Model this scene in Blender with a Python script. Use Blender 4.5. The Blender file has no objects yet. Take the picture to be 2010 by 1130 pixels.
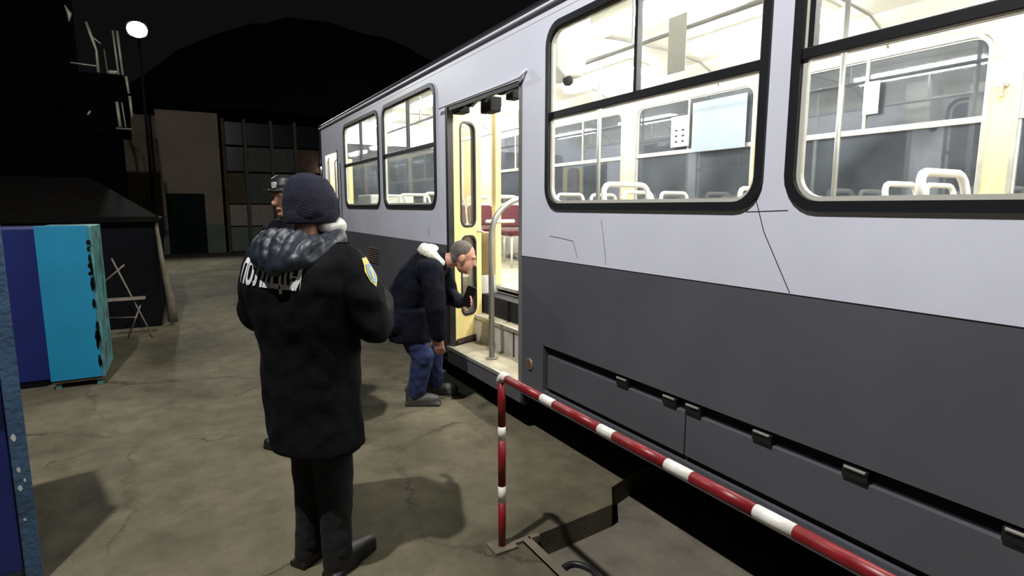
import bpy, bmesh, math, random
from mathutils import Vector, Matrix, noise
from mathutils.bvhtree import BVHTree
random.seed(7)
S = bpy.context.scene
COL = S.collection
R = math.radians

# ------------------------------------------------------------------ camera
F = 1130.0
PHI = math.atan(160 / F); TH = math.atan(655 * math.cos(PHI) / F); HC = 1.6
cam = bpy.data.cameras.new('camera'); camo = bpy.data.objects.new('camera', cam); COL.objects.link(camo)
cam.sensor_fit = 'HORIZONTAL'; cam.sensor_width = 36.0; cam.lens = 36.0 * F / 2010.0
cam.clip_start = 0.05; cam.clip_end = 500
camo.location = (0, 0, HC); camo.rotation_euler = (R(90) - PHI, 0, -TH)
S.camera = camo
FW = Vector((math.sin(TH), math.cos(TH), 0)); RT = Vector((math.cos(TH), -math.sin(TH), 0))

# ------------------------------------------------------------------ night sky
w = bpy.data.worlds.new('night_sky'); S.world = w; w.use_nodes = True
bg = w.node_tree.nodes['Background']; bg.inputs[0].default_value = (0.92, 0.97, 1.0, 1); bg.inputs[1].default_value = 0.0042

# yard flood lamp high on a pole, behind and to the left of the viewer
def lamp(name, loc, energy, color, radius):
    l = bpy.data.lights.new(name, 'POINT'); l.energy = energy; l.color = color; l.shadow_soft_size = radius
    o = bpy.data.objects.new(name, l); COL.objects.link(o); o.location = loc
    return o
lamp('yard_lamp', (-1.25, 1.35, 6.6), 1850, (1.0, 0.975, 0.95), 0.08)

S.view_settings.view_transform = 'Standard'; S.view_settings.look = 'None'
S.view_settings.gamma = 1.0; S.view_settings.use_curve_mapping = False
S.view_settings.exposure = 0.0

# ------------------------------------------------------------------ materials
def srgb(r, g, b):
    f = lambda c: (c / 255 / 12.92) if c / 255 <= 0.04045 else ((c / 255 + 0.055) / 1.055) ** 2.4
    return (f(r), f(g), f(b), 1)
def mat(name, col, rough=0.6, metal=0.0, var=0.12, scale=6.0, bump=0.0, bscale=60.0, spec=0.5, col2=None, fine=0.0):
    m = bpy.data.materials.new(name); m.use_nodes = True
    nt = m.node_tree; b = nt.nodes['Principled BSDF']
    b.inputs['Roughness'].default_value = rough; b.inputs['Metallic'].default_value = metal
    b.inputs['Specular IOR Level'].default_value = spec
    tc = nt.nodes.new('ShaderNodeTexCoord')
    n = nt.nodes.new('ShaderNodeTexNoise'); n.inputs['Scale'].default_value = scale; n.inputs['Detail'].default_value = 6
    nt.links.new(tc.outputs['Object'], n.inputs['Vector'])
    rp = nt.nodes.new('ShaderNodeValToRGB')
    c2 = col2 or tuple(max(0, c * (1 - var)) for c in col[:3]) + (1,)
    c1 = col if col2 else tuple(min(1, c * (1 + var)) for c in col[:3]) + (1,)
    rp.color_ramp.elements[0].position = 0.35; rp.color_ramp.elements[1].position = 0.65
    rp.color_ramp.elements[0].color = c2; rp.color_ramp.elements[1].color = c1
    nt.links.new(n.outputs['Fac'], rp.inputs['Fac']); nt.links.new(rp.outputs['Color'], b.inputs['Base Color'])
    if bump:
        n2 = nt.nodes.new('ShaderNodeTexNoise'); n2.inputs['Scale'].default_value = bscale; n2.inputs['Detail'].default_value = 4
        nt.links.new(tc.outputs['Object'], n2.inputs['Vector'])
        bp = nt.nodes.new('ShaderNodeBump'); bp.inputs['Strength'].default_value = bump; bp.inputs['Distance'].default_value = 0.02
        nt.links.new(n2.outputs['Fac'], bp.inputs['Height']); nt.links.new(bp.outputs['Normal'], b.inputs['Normal'])
    return m
def emit(name, col, strength):
    m = bpy.data.materials.new(name); m.use_nodes = True; nt = m.node_tree
    nt.nodes.remove(nt.nodes['Principled BSDF'])
    e = nt.nodes.new('ShaderNodeEmission'); e.inputs[0].default_value = col; e.inputs[1].default_value = strength
    nt.links.new(e.outputs[0], nt.nodes['Material Output'].inputs[0]); return m
def glass(name, tint, dust, dustcol, refl=1.0, rough=0.02, haze=0.35):
    """thin dusty pane: transparent + fresnel reflection + a film of dust"""
    m = bpy.data.materials.new(name); m.use_nodes = True; nt = m.node_tree
    nt.nodes.remove(nt.nodes['Principled BSDF']); out = nt.nodes['Material Output']
    t = nt.nodes.new('ShaderNodeBsdfTransparent'); t.inputs[0].default_value = tint
    g = nt.nodes.new('ShaderNodeBsdfGlossy'); g.inputs['Roughness'].default_value = rough
    fr = nt.nodes.new('ShaderNodeLayerWeight'); fr.inputs['Blend'].default_value = 0.5
    pw = nt.nodes.new('ShaderNodeMath'); pw.operation = 'POWER'; pw.inputs[1].default_value = 5.0
    nt.links.new(fr.outputs['Facing'], pw.inputs[0])
    mu = nt.nodes.new('ShaderNodeMath'); mu.operation = 'MULTIPLY_ADD'; mu.inputs[1].default_value = 0.8; mu.inputs[2].default_value = 0.04 * refl
    nt.links.new(pw.outputs[0], mu.inputs[0])
    m1 = nt.nodes.new('ShaderNodeMixShader'); nt.links.new(mu.outputs[0], m1.inputs[0])
    nt.links.new(t.outputs[0], m1.inputs[1]); nt.links.new(g.outputs[0], m1.inputs[2])
    d = nt.nodes.new('ShaderNodeBsdfDiffuse'); d.inputs[0].default_value = dustcol
    tc = nt.nodes.new('ShaderNodeTexCoord'); n = nt.nodes.new('ShaderNodeTexNoise')
    n.inputs['Scale'].default_value = 2.2; n.inputs['Detail'].default_value = 8; n.inputs['Roughness'].default_value = 0.65
    nt.links.new(tc.outputs['Object'], n.inputs['Vector'])
    mr = nt.nodes.new('ShaderNodeMapRange'); mr.inputs[1].default_value = 0.3; mr.inputs[2].default_value = 0.75
    mr.inputs[3].default_value = dust * (1 - haze); mr.inputs[4].default_value = dust * (1 + haze)
    nt.links.new(n.outputs['Fac'], mr.inputs[0])
    m2 = nt.nodes.new('ShaderNodeMixShader'); nt.links.new(mr.outputs[0], m2.inputs[0])
    nt.links.new(m1.outputs[0], m2.inputs[1]); nt.links.new(d.outputs[0], m2.inputs[2])
    nt.links.new(m2.outputs[0], out.inputs[0]); return m
def ground_mat():
    m = mat('yard_concrete', srgb(150, 141, 122), 0.85)
    nt = m.node_tree; b = nt.nodes['Principled BSDF']
    for n in list(nt.nodes):
        if n.name != 'Principled BSDF' and n.type != 'OUTPUT_MATERIAL': nt.nodes.remove(n)
    tc = nt.nodes.new('ShaderNodeTexCoord')
    def noise_(sc, det, ro=0.6, dist=0.0):
        n = nt.nodes.new('ShaderNodeTexNoise'); n.inputs['Scale'].default_value = sc; n.inputs['Detail'].default_value = det
        n.inputs['Roughness'].default_value = ro; n.inputs['Distortion'].default_value = dist
        nt.links.new(tc.outputs['Object'], n.inputs['Vector']); return n
    big = noise_(0.75, 5, 0.6, 0.4); mid = noise_(5, 8, 0.7); fine = noise_(90, 3)
    r1 = nt.nodes.new('ShaderNodeValToRGB'); e = r1.color_ramp.elements
    e[0].position = 0.32; e[0].color = srgb(80, 75, 60); e[1].position = 0.68; e[1].color = srgb(120, 113, 93)
    nt.links.new(big.outputs['Fac'], r1.inputs['Fac'])
    def mixc(a, bsock, fac, mode='MULTIPLY'):
        x = nt.nodes.new('ShaderNodeMix'); x.data_type = 'RGBA'; x.blend_type = mode
        if isinstance(fac, float): x.inputs[0].default_value = fac
        else: nt.links.new(fac, x.inputs[0])
        nt.links.new(a, x.inputs[6])
        if isinstance(bsock, tuple): x.inputs[7].default_value = bsock
        else: nt.links.new(bsock, x.inputs[7])
        return x.outputs[2]
    r2 = nt.nodes.new('ShaderNodeValToRGB'); e = r2.color_ramp.elements
    e[0].position = 0.3; e[0].color = (0.52, 0.51, 0.48, 1); e[1].position = 0.6; e[1].color = (1, 1, 1, 1)
    nt.links.new(mid.outputs['Fac'], r2.inputs['Fac'])
    c = mixc(r1.outputs['Color'], r2.outputs['Color'], 0.8)
    # cracks
    wob = noise_(2.2, 6, 0.7)
    va = nt.nodes.new('ShaderNodeVectorMath'); va.operation = 'MULTIPLY_ADD'
    va.inputs[1].default_value = (0.55, 0.55, 0); nt.links.new(wob.outputs['Color'], va.inputs[0]); nt.links.new(tc.outputs['Object'], va.inputs[2])
    vo = nt.nodes.new('ShaderNodeTexVoronoi'); vo.feature = 'DISTANCE_TO_EDGE'; vo.inputs['Scale'].default_value = 0.62
    nt.links.new(va.outputs[0], vo.inputs['Vector'])
    r3 = nt.nodes.new('ShaderNodeValToRGB'); e = r3.color_ramp.elements
    e[0].position = 0.0; e[0].color = (1, 1, 1, 1); e[1].position = 0.012; e[1].color = (0, 0, 0, 1)
    nt.links.new(vo.outputs['Distance'], r3.inputs['Fac'])
    mk = nt.nodes.new('ShaderNodeMath'); mk.operation = 'MULTIPLY'; nt.links.new(r3.outputs['Color'], mk.inputs[0])
    r4 = nt.nodes.new('ShaderNodeValToRGB'); r4.color_ramp.elements[0].position = 0.45; r4.color_ramp.elements[1].position = 0.6
    cn = noise_(1.1, 3); nt.links.new(cn.outputs['Fac'], r4.inputs['Fac']); nt.links.new(r4.outputs['Color'], mk.inputs[1])
    c = mixc(c, srgb(62, 56, 46), mk.outputs[0], 'MIX')
    nt.links.new(c, b.inputs['Base Color'])
    ad = nt.nodes.new('ShaderNodeMath'); ad.operation = 'MULTIPLY_ADD'; ad.inputs[1].default_value = -1.5
    nt.links.new(mk.outputs[0], ad.inputs[0]); nt.links.new(fine.outputs['Fac'], ad.inputs[2])
    ad2 = nt.nodes.new('ShaderNodeMath'); ad2.operation = 'MULTIPLY_ADD'; ad2.inputs[1].default_value = 2.0
    nt.links.new(mid.outputs['Fac'], ad2.inputs[0]); nt.links.new(ad.outputs[0], ad2.inputs[2])
    bp = nt.nodes.new('ShaderNodeBump'); bp.inputs['Strength'].default_value = 0.45; bp.inputs['Distance'].default_value = 0.012
    nt.links.new(ad2.outputs[0], bp.inputs['Height']); nt.links.new(bp.outputs['Normal'], b.inputs['Normal'])
    b.inputs['Roughness'].default_value = 0.85; b.inputs['Specular IOR Level'].default_value = 0.25
    return m

M = {
 'ground': ground_mat(),
 'pit': mat('pit_concrete', srgb(104, 98, 86), 0.9, bump=0.5, bscale=25, var=0.25, scale=3),
 'kerb': mat('worn_steel_edge', srgb(98, 91, 76), 0.8, 0.1, var=0.2, scale=8, bump=.2),
 'paint': mat('pale_grey_paint', srgb(220, 223, 238), 0.42, var=0.05, scale=1.4, bump=0.04, bscale=9),
 'dark': mat('dark_grey_paint', srgb(84, 86, 93), 0.5, var=0.09, scale=1.8, bump=0.05, bscale=12),
 'rubber': mat('black_rubber', srgb(24, 26, 30), 0.45, var=0.1),
 'black': mat('black_underbody', srgb(14, 14, 14), 0.9, var=0.2),
 'cream': mat('cream_enamel', srgb(226, 206, 142), 0.45, var=0.05, scale=3),
 'yellow': mat('yellow_door_enamel', srgb(226, 208, 142), 0.45, var=0.07, scale=4),
 'lining': mat('grey_lining', srgb(196, 196, 186), 0.55, var=0.05),
 'white_lining': mat('white_ceiling_panel', srgb(228, 228, 218), 0.5, var=0.03),
 'alu': mat('worn_aluminium', srgb(176, 174, 164), 0.42, 0.55, var=0.12, scale=10),
 'tube': mat('grey_tube', srgb(150, 150, 146), 0.35, 0.5, var=0.08),
 'busfloor': mat('worn_bus_floor', srgb(150, 143, 122), 0.8, var=0.2, scale=7, bump=.15),
 'steps': mat('grey_step_enamel', srgb(178, 177, 172), 0.65, var=0.14, scale=5),
 'glass': glass('window_glass', (0.97, 0.98, 0.98, 1), 0.03, srgb(190, 195, 200), 1.0),
 'farglass': glass('dusty_window_glass', (0.75, 0.78, 0.8, 1), 0.11, srgb(150, 158, 168), 2.6, 0.03, 0.6),
 'doorglass': glass('grimy_door_glass', (0.85, 0.85, 0.8, 1), 0.16, srgb(160, 155, 135), 1.4, 0.05),
 'tubes': emit('lamp_diffuser', (1.0, 0.985, 0.94, 1), 68.0),
 'hoop': mat('white_plastic_handle', srgb(222, 222, 212), 0.35, var=0.03),
 'seat': mat('maroon_vinyl', srgb(78, 22, 34), 0.55, var=0.12, scale=12),
 'paper': mat('white_paper', srgb(232, 232, 226), 0.8, var=0.03),
 'ink': mat('dark_ink', srgb(40, 42, 46), 0.8),
 'sheet': mat('pale_blue_grey_sheet', srgb(126, 138, 148), 0.6, var=0.04),
 'reflector': mat('brown_orange_reflector', srgb(120, 82, 62), 0.35, var=0.15, scale=30),
 'red': mat('red_paint', srgb(122, 18, 26), 0.4, var=0.15, scale=20),
 'white': mat('white_paint', srgb(225, 222, 215), 0.45, var=0.08, scale=30),
 'teal': mat('bright_teal_paint', srgb(10, 120, 158), 0.55, var=0.06, scale=3, bump=.05, bscale=14),
 'tealworn': mat('worn_teal_paint', srgb(72, 142, 142), 0.6, scale=5, col2=srgb(48, 84, 84)),
 'navy': mat('dark_blue_paint', srgb(18, 32, 96), 0.45, var=0.12, scale=3),
 'cabinet': mat('chipped_blue_grey_paint', srgb(62, 92, 122), 0.5, scale=4, col2=srgb(44, 66, 92), bump=.3, bscale=40),
 'chip': mat('bare_pale_metal', srgb(190, 196, 200), 0.5, .2),
 'rust': mat('rusty_dark_metal', srgb(66, 48, 36), 0.85, var=0.35, scale=12, bump=.3),
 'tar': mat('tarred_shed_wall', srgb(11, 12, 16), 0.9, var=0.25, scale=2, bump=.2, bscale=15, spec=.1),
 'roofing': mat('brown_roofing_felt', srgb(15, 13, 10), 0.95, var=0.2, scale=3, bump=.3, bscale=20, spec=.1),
 'wood': mat('weathered_wood', srgb(120, 112, 98), 0.8, var=0.2, scale=10),
 'plaster': mat('pale_plaster', srgb(132, 118, 106), 0.9, var=0.1, scale=0.8, bump=.1, bscale=4),
 'corr': mat('brown_corrugated_sheet', srgb(104, 92, 76), 0.8, var=0.2, scale=1.5),
 'greendoor': mat('dark_green_door', srgb(14, 28, 22), 0.8, var=0.1, scale=2, spec=.1),
 'plinth': mat('grey_green_plinth', srgb(98, 110, 98), 0.9, var=0.15, scale=1),
 'olive': mat('olive_panel', srgb(74, 68, 42), 0.8, var=0.15),
 'gpanel': mat('grey_green_panel', srgb(76, 82, 74), 0.8, var=0.15),
 'ppanel': mat('pale_panel', srgb(146, 134, 124), 0.85, var=0.08),
 'brick': mat('brown_wall', srgb(84, 64, 50), 0.9, var=0.15),
 'dkglass': mat('dark_window', srgb(20, 24, 26), 0.25, var=0.2),
 'dkwall': mat('near_black_wall', srgb(9, 9, 9), 0.95, var=0.3, scale=1.0, spec=.0),  # even near-black without specular, for the dark background walls
 'galv': mat('galvanised_metal', srgb(190, 184, 168), 0.5, .3, var=.15),
 'hill': mat('night_hill_scrub', srgb(78, 78, 82), 1.0, var=0.2, scale=0.2, spec=0.0),
 'streetlamp': emit('street_lamp_lens', (0.97, 1.0, 0.96, 1), 40.0),
 'walllamp': emit('wall_lamp_lens', (1, 1, 1, 1), 25.0),
 'coat': mat('black_navy_nylon', srgb(11, 12, 16), 0.85, var=0.18, scale=8, bump=.25, bscale=18, spec=.15),
 'hoodm': mat('dark_blue_nylon', srgb(26, 34, 46), 0.5, var=0.18, scale=8, bump=.25, bscale=18),
 'knit': mat('navy_knit', srgb(13, 15, 40), 0.9, var=0.15, scale=30, bump=.4, bscale=160),
 'trouser': mat('black_cloth', srgb(13, 13, 15), 0.9, var=0.15, scale=10, bump=.3, bscale=30),
 'boot': mat('black_leather', srgb(20, 20, 20), 0.5, var=0.2, scale=20),
 'boot2': mat('dark_grey_boot', srgb(58, 58, 54), 0.6, var=0.2, scale=20),
 'jacket': mat('dark_navy_jacket', srgb(13, 16, 27), 0.85, var=0.15, scale=8, bump=.3, bscale=22, spec=.15),
 'jeans': mat('blue_denim', srgb(34, 46, 86), 0.85, var=0.2, scale=14, bump=.2, bscale=120),
 'fleece': mat('white_fleece', srgb(226, 222, 208), 0.95, var=0.06, bump=.5, bscale=60),
 'skin': mat('skin', srgb(186, 136, 116), 0.55, var=0.06, scale=10),
 'hair': mat('short_grey_hair', srgb(92, 86, 80), 0.9, var=0.25, scale=60, bump=.5, bscale=200),
 'letters': mat('reflective_white_lettering', srgb(206, 206, 208), 0.55, var=0.03),
 'patchy': mat('patch_yellow', srgb(214, 190, 92), 0.6, var=0.05),
 'patchb': mat('patch_blue', srgb(120, 160, 190), 0.6, var=0.05),
 'phone': mat('black_phone', srgb(12, 12, 13), 0.25),
 'silver': mat('silver_badge', srgb(210, 212, 210), 0.35, .4),
}

# ------------------------------------------------------------------ mesh helpers
def link(o, parent=None):
    COL.objects.link(o)
    if parent: o.parent = parent
    return o
def empty(name, loc=(0, 0, 0), rz=0.0, parent=None):
    o = bpy.data.objects.new(name, None); o.empty_display_size = 0.1
    o.location = loc; o.rotation_euler = (0, 0, rz); return link(o, parent)
def tag(o, label=None, cat=None, group=None, kind=None):
    if label: o['label'] = label
    if cat: o['category'] = cat
    if group: o['group'] = group
    if kind: o['kind'] = kind
    return o
class MB:
    def __init__(s): s.v = []; s.f = []
    def add(s, vs, fs):
        k = len(s.v); s.v += [tuple(v) for v in vs]; s.f += [tuple(i + k for i in f) for f in fs]; return s
    def box(s, x0, x1, y0, y1, z0, z1):
        return s.add([(x0,y0,z0),(x1,y0,z0),(x1,y1,z0),(x0,y1,z0),(x0,y0,z1),(x1,y0,z1),(x1,y1,z1),(x0,y1,z1)],
                     [(0,3,2,1),(4,5,6,7),(0,1,5,4),(1,2,6,5),(2,3,7,6),(3,0,4,7)])
    def tube(s, path, r, n=10, closed=False):
        P = [Vector(p) for p in path]; m = len(P); rs = r if isinstance(r, (list, tuple)) else [r] * m
        vs = []; fs = []; up = None
        for i, p in enumerate(P):
            if closed: t = P[(i + 1) % m] - P[i - 1]
            else: t = P[min(i + 1, m - 1)] - P[max(i - 1, 0)]
            t.normalize()
            if up is None:
                a = Vector((0, 0, 1)) if abs(t.z) < 0.9 else Vector((1, 0, 0)); up = (a - t * a.dot(t)).normalized()
            else:
                up = (up - t * up.dot(t)).normalized()
            sd = t.cross(up)
            for k in range(n):
                a = 2 * math.pi * k / n; vs.append(p + (up * math.cos(a) + sd * math.sin(a)) * rs[i])
        for i in range(m if closed else m - 1):
            for k in range(n):
                a, b = i * n + k, i * n + (k + 1) % n; c, d = ((i + 1) % m) * n + k, ((i + 1) % m) * n + (k + 1) % n
                fs.append((a, c, d, b))
        if not closed: fs += [tuple(range(n)), tuple(range((m - 1) * n, m * n))[::-1]]
        return s.add(vs, fs)
    def prism(s, loop, fn, a, b):
        """loop of 2D points extruded between depth a and b; fn(u,v,d)->xyz"""
        n = len(loop)
        vs = [fn(u, v, a) for u, v in loop] + [fn(u, v, b) for u, v in loop]
        fs = [tuple(range(n))[::-1], tuple(range(n, 2 * n))] + [(i, (i + 1) % n, n + (i + 1) % n, n + i) for i in range(n)]
        return s.add(vs, fs)
    def ring(s, lo, li, fn, a, b):
        n = len(lo)
        vs = [fn(u, v, a) for u, v in lo] + [fn(u, v, a) for u, v in li] + [fn(u, v, b) for u, v in lo] + [fn(u, v, b) for u, v in li]
        fs = []
        for i in range(n):
            j = (i + 1) % n
            fs += [(i, j, n + j, n + i), (2*n + i, 3*n + i, 3*n + j, 2*n + j), (i, 2*n + i, 2*n + j, j), (n + i, n + j, 3*n + j, 3*n + i)]
        return s.add(vs, fs)
    def sphere(s, c, r, n=16, m=10, mt=None):
        rx, ry, rz = r if isinstance(r, (tuple, list)) else (r, r, r)
        c = Vector(c); vs = []; fs = []
        q = lambda v: c + (mt @ Vector(v) if mt else Vector(v))
        vs.append(q((0, 0, rz)))
        for i in range(1, m):
            a = math.pi * i / m
            for k in range(n):
                b = 2 * math.pi * k / n
                vs.append(q((rx * math.sin(a) * math.cos(b), ry * math.sin(a) * math.sin(b), rz * math.cos(a))))
        vs.append(q((0, 0, -rz)))
        for k in range(n):
            fs.append((0, 1 + k, 1 + (k + 1) % n)); L = 1 + (m - 2) * n
            fs.append((len(vs) - 1, L + (k + 1) % n, L + k))
            for i in range(m - 2):
                a = 1 + i * n; fs.append((a + k, a + n + k, a + n + (k + 1) % n, a + (k + 1) % n))
        return s.add(vs, fs)
    def caps(s, pts):
        """chain of tapered capsules: [(point, radius), ...]"""
        for i, (p, r) in enumerate(pts):
            s.sphere(p, r, 12, 8)
            if i: s.tube([pts[i - 1][0], p], [pts[i - 1][1], r], 12)
        return s
    def loft(s, rings, n=24):
        """rings: (centre, rx, ry, yaw) stacked upward"""
        vs = []; fs = []
        for c, rx, ry, yaw in rings:
            for k in range(n):
                a = 2 * math.pi * k / n
                ca, sa = math.cos(a), math.sin(a); e = 0.8
                x = rx * math.copysign(abs(ca) ** e, ca); y = ry * math.copysign(abs(sa) ** e, sa)
                vs.append((c[0] + x * math.cos(yaw) - y * math.sin(yaw), c[1] + x * math.sin(yaw) + y * math.cos(yaw), c[2]))
        m = len(rings)
        for i in range(m - 1):
            for k in range(n):
                fs.append((i*n + k, i*n + (k+1) % n, (i+1)*n + (k+1) % n, (i+1)*n + k))
        fs += [tuple(range(n))[::-1], tuple(range((m-1)*n, m*n))]
        return s.add(vs, fs)
    def mesh(s, name):
        me = bpy.data.meshes.new(name); me.from_pydata(s.v, [], s.f); me.update()
        bm = bmesh.new(); bm.from_mesh(me); bmesh.ops.recalc_face_normals(bm, faces=bm.faces); bm.to_mesh(me); bm.free()
        return me
    def build(s, name, m, parent=None, smooth=False, bevel=0.0, loc=None):
        me = s.mesh(name)
        if m: me.materials.append(M[m])
        if smooth:
            for p in me.polygons: p.use_smooth = True
        o = bpy.data.objects.new(name, me); link(o, parent)
        if loc: o.location = loc
        if bevel:
            b = o.modifiers.new('bevel', 'BEVEL'); b.width = bevel; b.segments = 2; b.limit_method = 'ANGLE'
        return o
def plate(name, outer, holes, fn, a, b, m, parent=None):
    """flat sheet with holes, thickness from a to b along fn's third argument"""
    bm = bmesh.new(); loops = []
    for lp in [outer] + holes:
        vs = [bm.verts.new((u, v, 0)) for u, v in lp]
        for i in range(len(vs)): bm.edges.new((vs[i], vs[(i + 1) % len(vs)]))
    bmesh.ops.triangle_fill(bm, use_beauty=True, use_dissolve=False, edges=bm.edges[:])
    ex = bmesh.ops.extrude_face_region(bm, geom=bm.faces[:])
    top = {v for v in ex['geom'] if isinstance(v, bmesh.types.BMVert)}
    for v in bm.verts: v.co = Vector(fn(v.co.x, v.co.y, b if v in top else a))
    bmesh.ops.recalc_face_normals(bm, faces=bm.faces)
    me = bpy.data.meshes.new(name); bm.to_mesh(me); bm.free(); me.materials.append(M[m])
    return link(bpy.data.objects.new(name, me), parent)
def rr(u0, u1, v0, v1, r, n=6):
    pts = []
    for cu, cv, a0 in ((u1 - r, v0 + r, -90), (u1 - r, v1 - r, 0), (u0 + r, v1 - r, 90), (u0 + r, v0 + r, 180)):
        for k in range(n + 1):
            a = R(a0 + 90 * k / n); pts.append((cu + r * math.cos(a), cv + r * math.sin(a)))
    return pts
def remeshed(mb, voxel, smooth_it, name, m, parent, wrinkle=0.0, wscale=9.0, seed=0):
    me = mb.mesh(name); o = bpy.data.objects.new(name, me); COL.objects.link(o)
    r = o.modifiers.new('r', 'REMESH'); r.mode = 'VOXEL'; r.voxel_size = voxel
    if smooth_it:
        sm = o.modifiers.new('s', 'SMOOTH'); sm.factor = 0.5; sm.iterations = smooth_it
    dg = bpy.context.evaluated_depsgraph_get()
    me2 = bpy.data.meshes.new_from_object(o.evaluated_get(dg)); me2.name = name
    bpy.data.objects.remove(o); bpy.data.meshes.remove(me)
    if wrinkle:
        off = Vector((seed * 3.7, seed * 1.3, 0)); nn = [v.normal.copy() for v in me2.vertices]
        for v, nr in zip(me2.vertices, nn):
            q = Vector((v.co.x * wscale, v.co.y * wscale, v.co.z * wscale * 0.8)) + off
            d = 1 - abs(noise.noise(q)) * 2.2
            v.co += nr * wrinkle * (d * 0.7 + noise.noise(q * 2.3) * 0.6)
        me2.update()
    for p in me2.polygons: p.use_smooth = True
    me2.materials.clear(); me2.materials.append(M[m])
    return link(bpy.data.objects.new(name, me2), parent)

SIDE = lambda X: (lambda y, z, d: (X + d, y, z))      # plane of a bus side, depth along +x

# ------------------------------------------------------------------ setting: the yard
GP = lambda u, v, d: (u, v, d)
notch = [(1.36, -3), (1.36, 2.22), (1.62, 2.24), (1.93, 2.27), (2.05, 2.42), (2.3, 2.5), (3.2, 2.5), (3.2, -3)]
outer = [(-40, -12), (60, -12), (60, 130), (-40, 130)]
g = plate('floor', outer, [notch], GP, 0.0, -0.4, 'ground'); tag(g, kind='structure')
f = MB().box(1.2, 3.4, -3.2, 2.7, -0.35, -0.13).build('floor_sunken', 'pit'); tag(f, 'sunken concrete channel beside the barrier post', kind='structure')
k = MB(); k.box(1.325, 1.36, -3, 2.22, 0.0, 0.012); k.box(1.325, 1.37, -3, 2.22, -0.05, 0.011)
tag(k.build('trim_1', 'kerb'), 'worn steel edging along the sunken channel', kind='structure')
k = MB().box(1.20, 1.42, 2.20, 2.225, -0.02, 0.011).build('trim_2', 'kerb'); tag(k, 'short steel edge at foot of the barrier post', kind='structure')

# ------------------------------------------------------------------ the trolleybus
X0, X1 = 2.02, 4.52; YF, YR = -2.2, 9.6
bus = empty('trolleybus', (0, 0, 0))
tag(bus, 'long trolleybus in pale and dark grey paint, cabin lit, middle door open', 'bus')
WZ0, WZ1, WM = 1.585, 2.685, 2.15
NEARW = [(-0.12, 1.415), (1.52, 3.085), (4.87, 6.40), (6.55, 8.14)]
FARW = [(0.10, 1.62), (1.76, 3.30), (3.48, 5.03), (5.24, 6.78), (6.95, 8.45)]
DM = (3.385, 4.665, 2.43); DR = (8.52, 9.32, 2.38); SK = 0.29; ST = 1.265
up_outer = [(YF, ST), (DM[0], ST), (DM[0], DM[2]), (DM[1], DM[2]), (DM[1], ST), (DR[0], ST), (DR[0], DR[2]), (DR[1], DR[2]), (DR[1], ST), (YR, ST), (YR, 2.80), (YF, 2.80)]
plate('upper_side_panel', up_outer, [rr(a, b, WZ0, WZ1, 0.13) for a, b in NEARW], SIDE(X0), 0, 0.045, 'paint', bus)
def arch(c, r, z0=SK):
    return [(c + r * math.cos(R(180 - a)), z0 + r * math.sin(R(a))) for a in range(0, 181, 12)]
HY0, HY1, HZ0, HZ1 = -0.05, 3.11, 0.385, 0.695
lowA = [(YF, SK)] + arch(-0.75, 0.52) + [(DM[0], SK), (DM[0], ST), (YF, ST)]
plate('lower_side_panel', lowA, [[(HY0, HZ0), (HY1, HZ0), (HY1, HZ1), (HY0, HZ1)]], SIDE(X0), 0, 0.045, 'dark', bus)
lowB = [(DM[1], SK)] + arch(7.35, 0.55) + [(DR[0], SK), (DR[0], ST), (DM[1], ST)]
plate('lower_side_panel', lowB, [], SIDE(X0), 0, 0.045, 'dark', bus)
plate('lower_side_panel', [(DR[1], SK), (YR, SK), (YR, ST), (DR[1], ST)], [], SIDE(X0), 0, 0.045, 'dark', bus)
MB().box(X0 + .03, X0 + .05, HY0 - .02, HY1 + .02, HZ0 - .02, HZ1 + .02).build('hatch_recess', 'black', bus)
for a, b in ((HY0 + .02, 1.866), (1.874, HY1 - .045)):
    h = MB().box(X0 + .006, X0 + .03, a, b, HZ0 + .03, HZ1 - .06).build('hatch_flap', 'dark', bus, bevel=.004)
for y in (2.32, 1.97, 1.82, 1.45, 1.07, 0.6):
    m = MB(); m.box(X0 - .006, X0 + .03, y - .045, y + .045, HZ1 - .058, HZ1 - .014)
    h = m.build('hatch_hinge', 'rubber', bus, bevel=.003)
    MB().tube([(X0 - .009, y - .04, HZ1 - .018), (X0 - .009, y + .035, HZ1 - .018)], .006, 8).build('hinge_pin', 'alu', h)
m = MB().tube([(X0 - .012, 3.27, .53), (X0 + .01, 3.27, .53)], .034, 20)
h = m.build('side_reflector', 'reflector', bus); tag(h, 'round brown side reflector')
m = MB(); n = 24
m.tube([(X0 - .006, 3.27 + .036 * math.cos(2*math.pi*i/n), .53 + .036 * math.sin(2*math.pi*i/n)) for i in range(n)], .005, 6, True).build('reflector_rim', 'alu', h, True)
# seams, scratches and creases
def seam(pts, wd=.0022, m='rubber', name='panel_seam'):
    mb = MB()
    for (y0, z0), (y1, z1) in zip(pts[:-1], pts[1:]):
        t = Vector((y1 - y0, z1 - z0)).normalized(); q = Vector((-t.y, t.x)) * wd
        mb.prism([(y0 - q.x, z0 - q.y), (y1 - q.x, z1 - q.y), (y1 + q.x, z1 + q.y), (y0 + q.x, z0 + q.y)], SIDE(X0), -.0012, .002)
    return mb.build(name, m, bus)
seam([(1.56, 1.67), (1.50, 1.50), (1.37, 1.27)], .0016, name='scratch')
seam([(2.53, 1.53), (2.50, 1.40), (2.48, 1.28)], .0009, name='scratch')
seam([(3.04, 1.415), (2.88, 1.405), (2.79, 1.395), (2.745, 1.30)], .0012, name='scratch')
seam([(1.59, 1.578), (1.40, 1.585)], .0014); seam([(5.08, 1.42), (5.08, 1.32)], .003, name='scratch')
seam([(8.38, 1.30), (8.38, 2.2)], .02); seam([(YF, ST), (DM[0], ST)], .0018)
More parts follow.
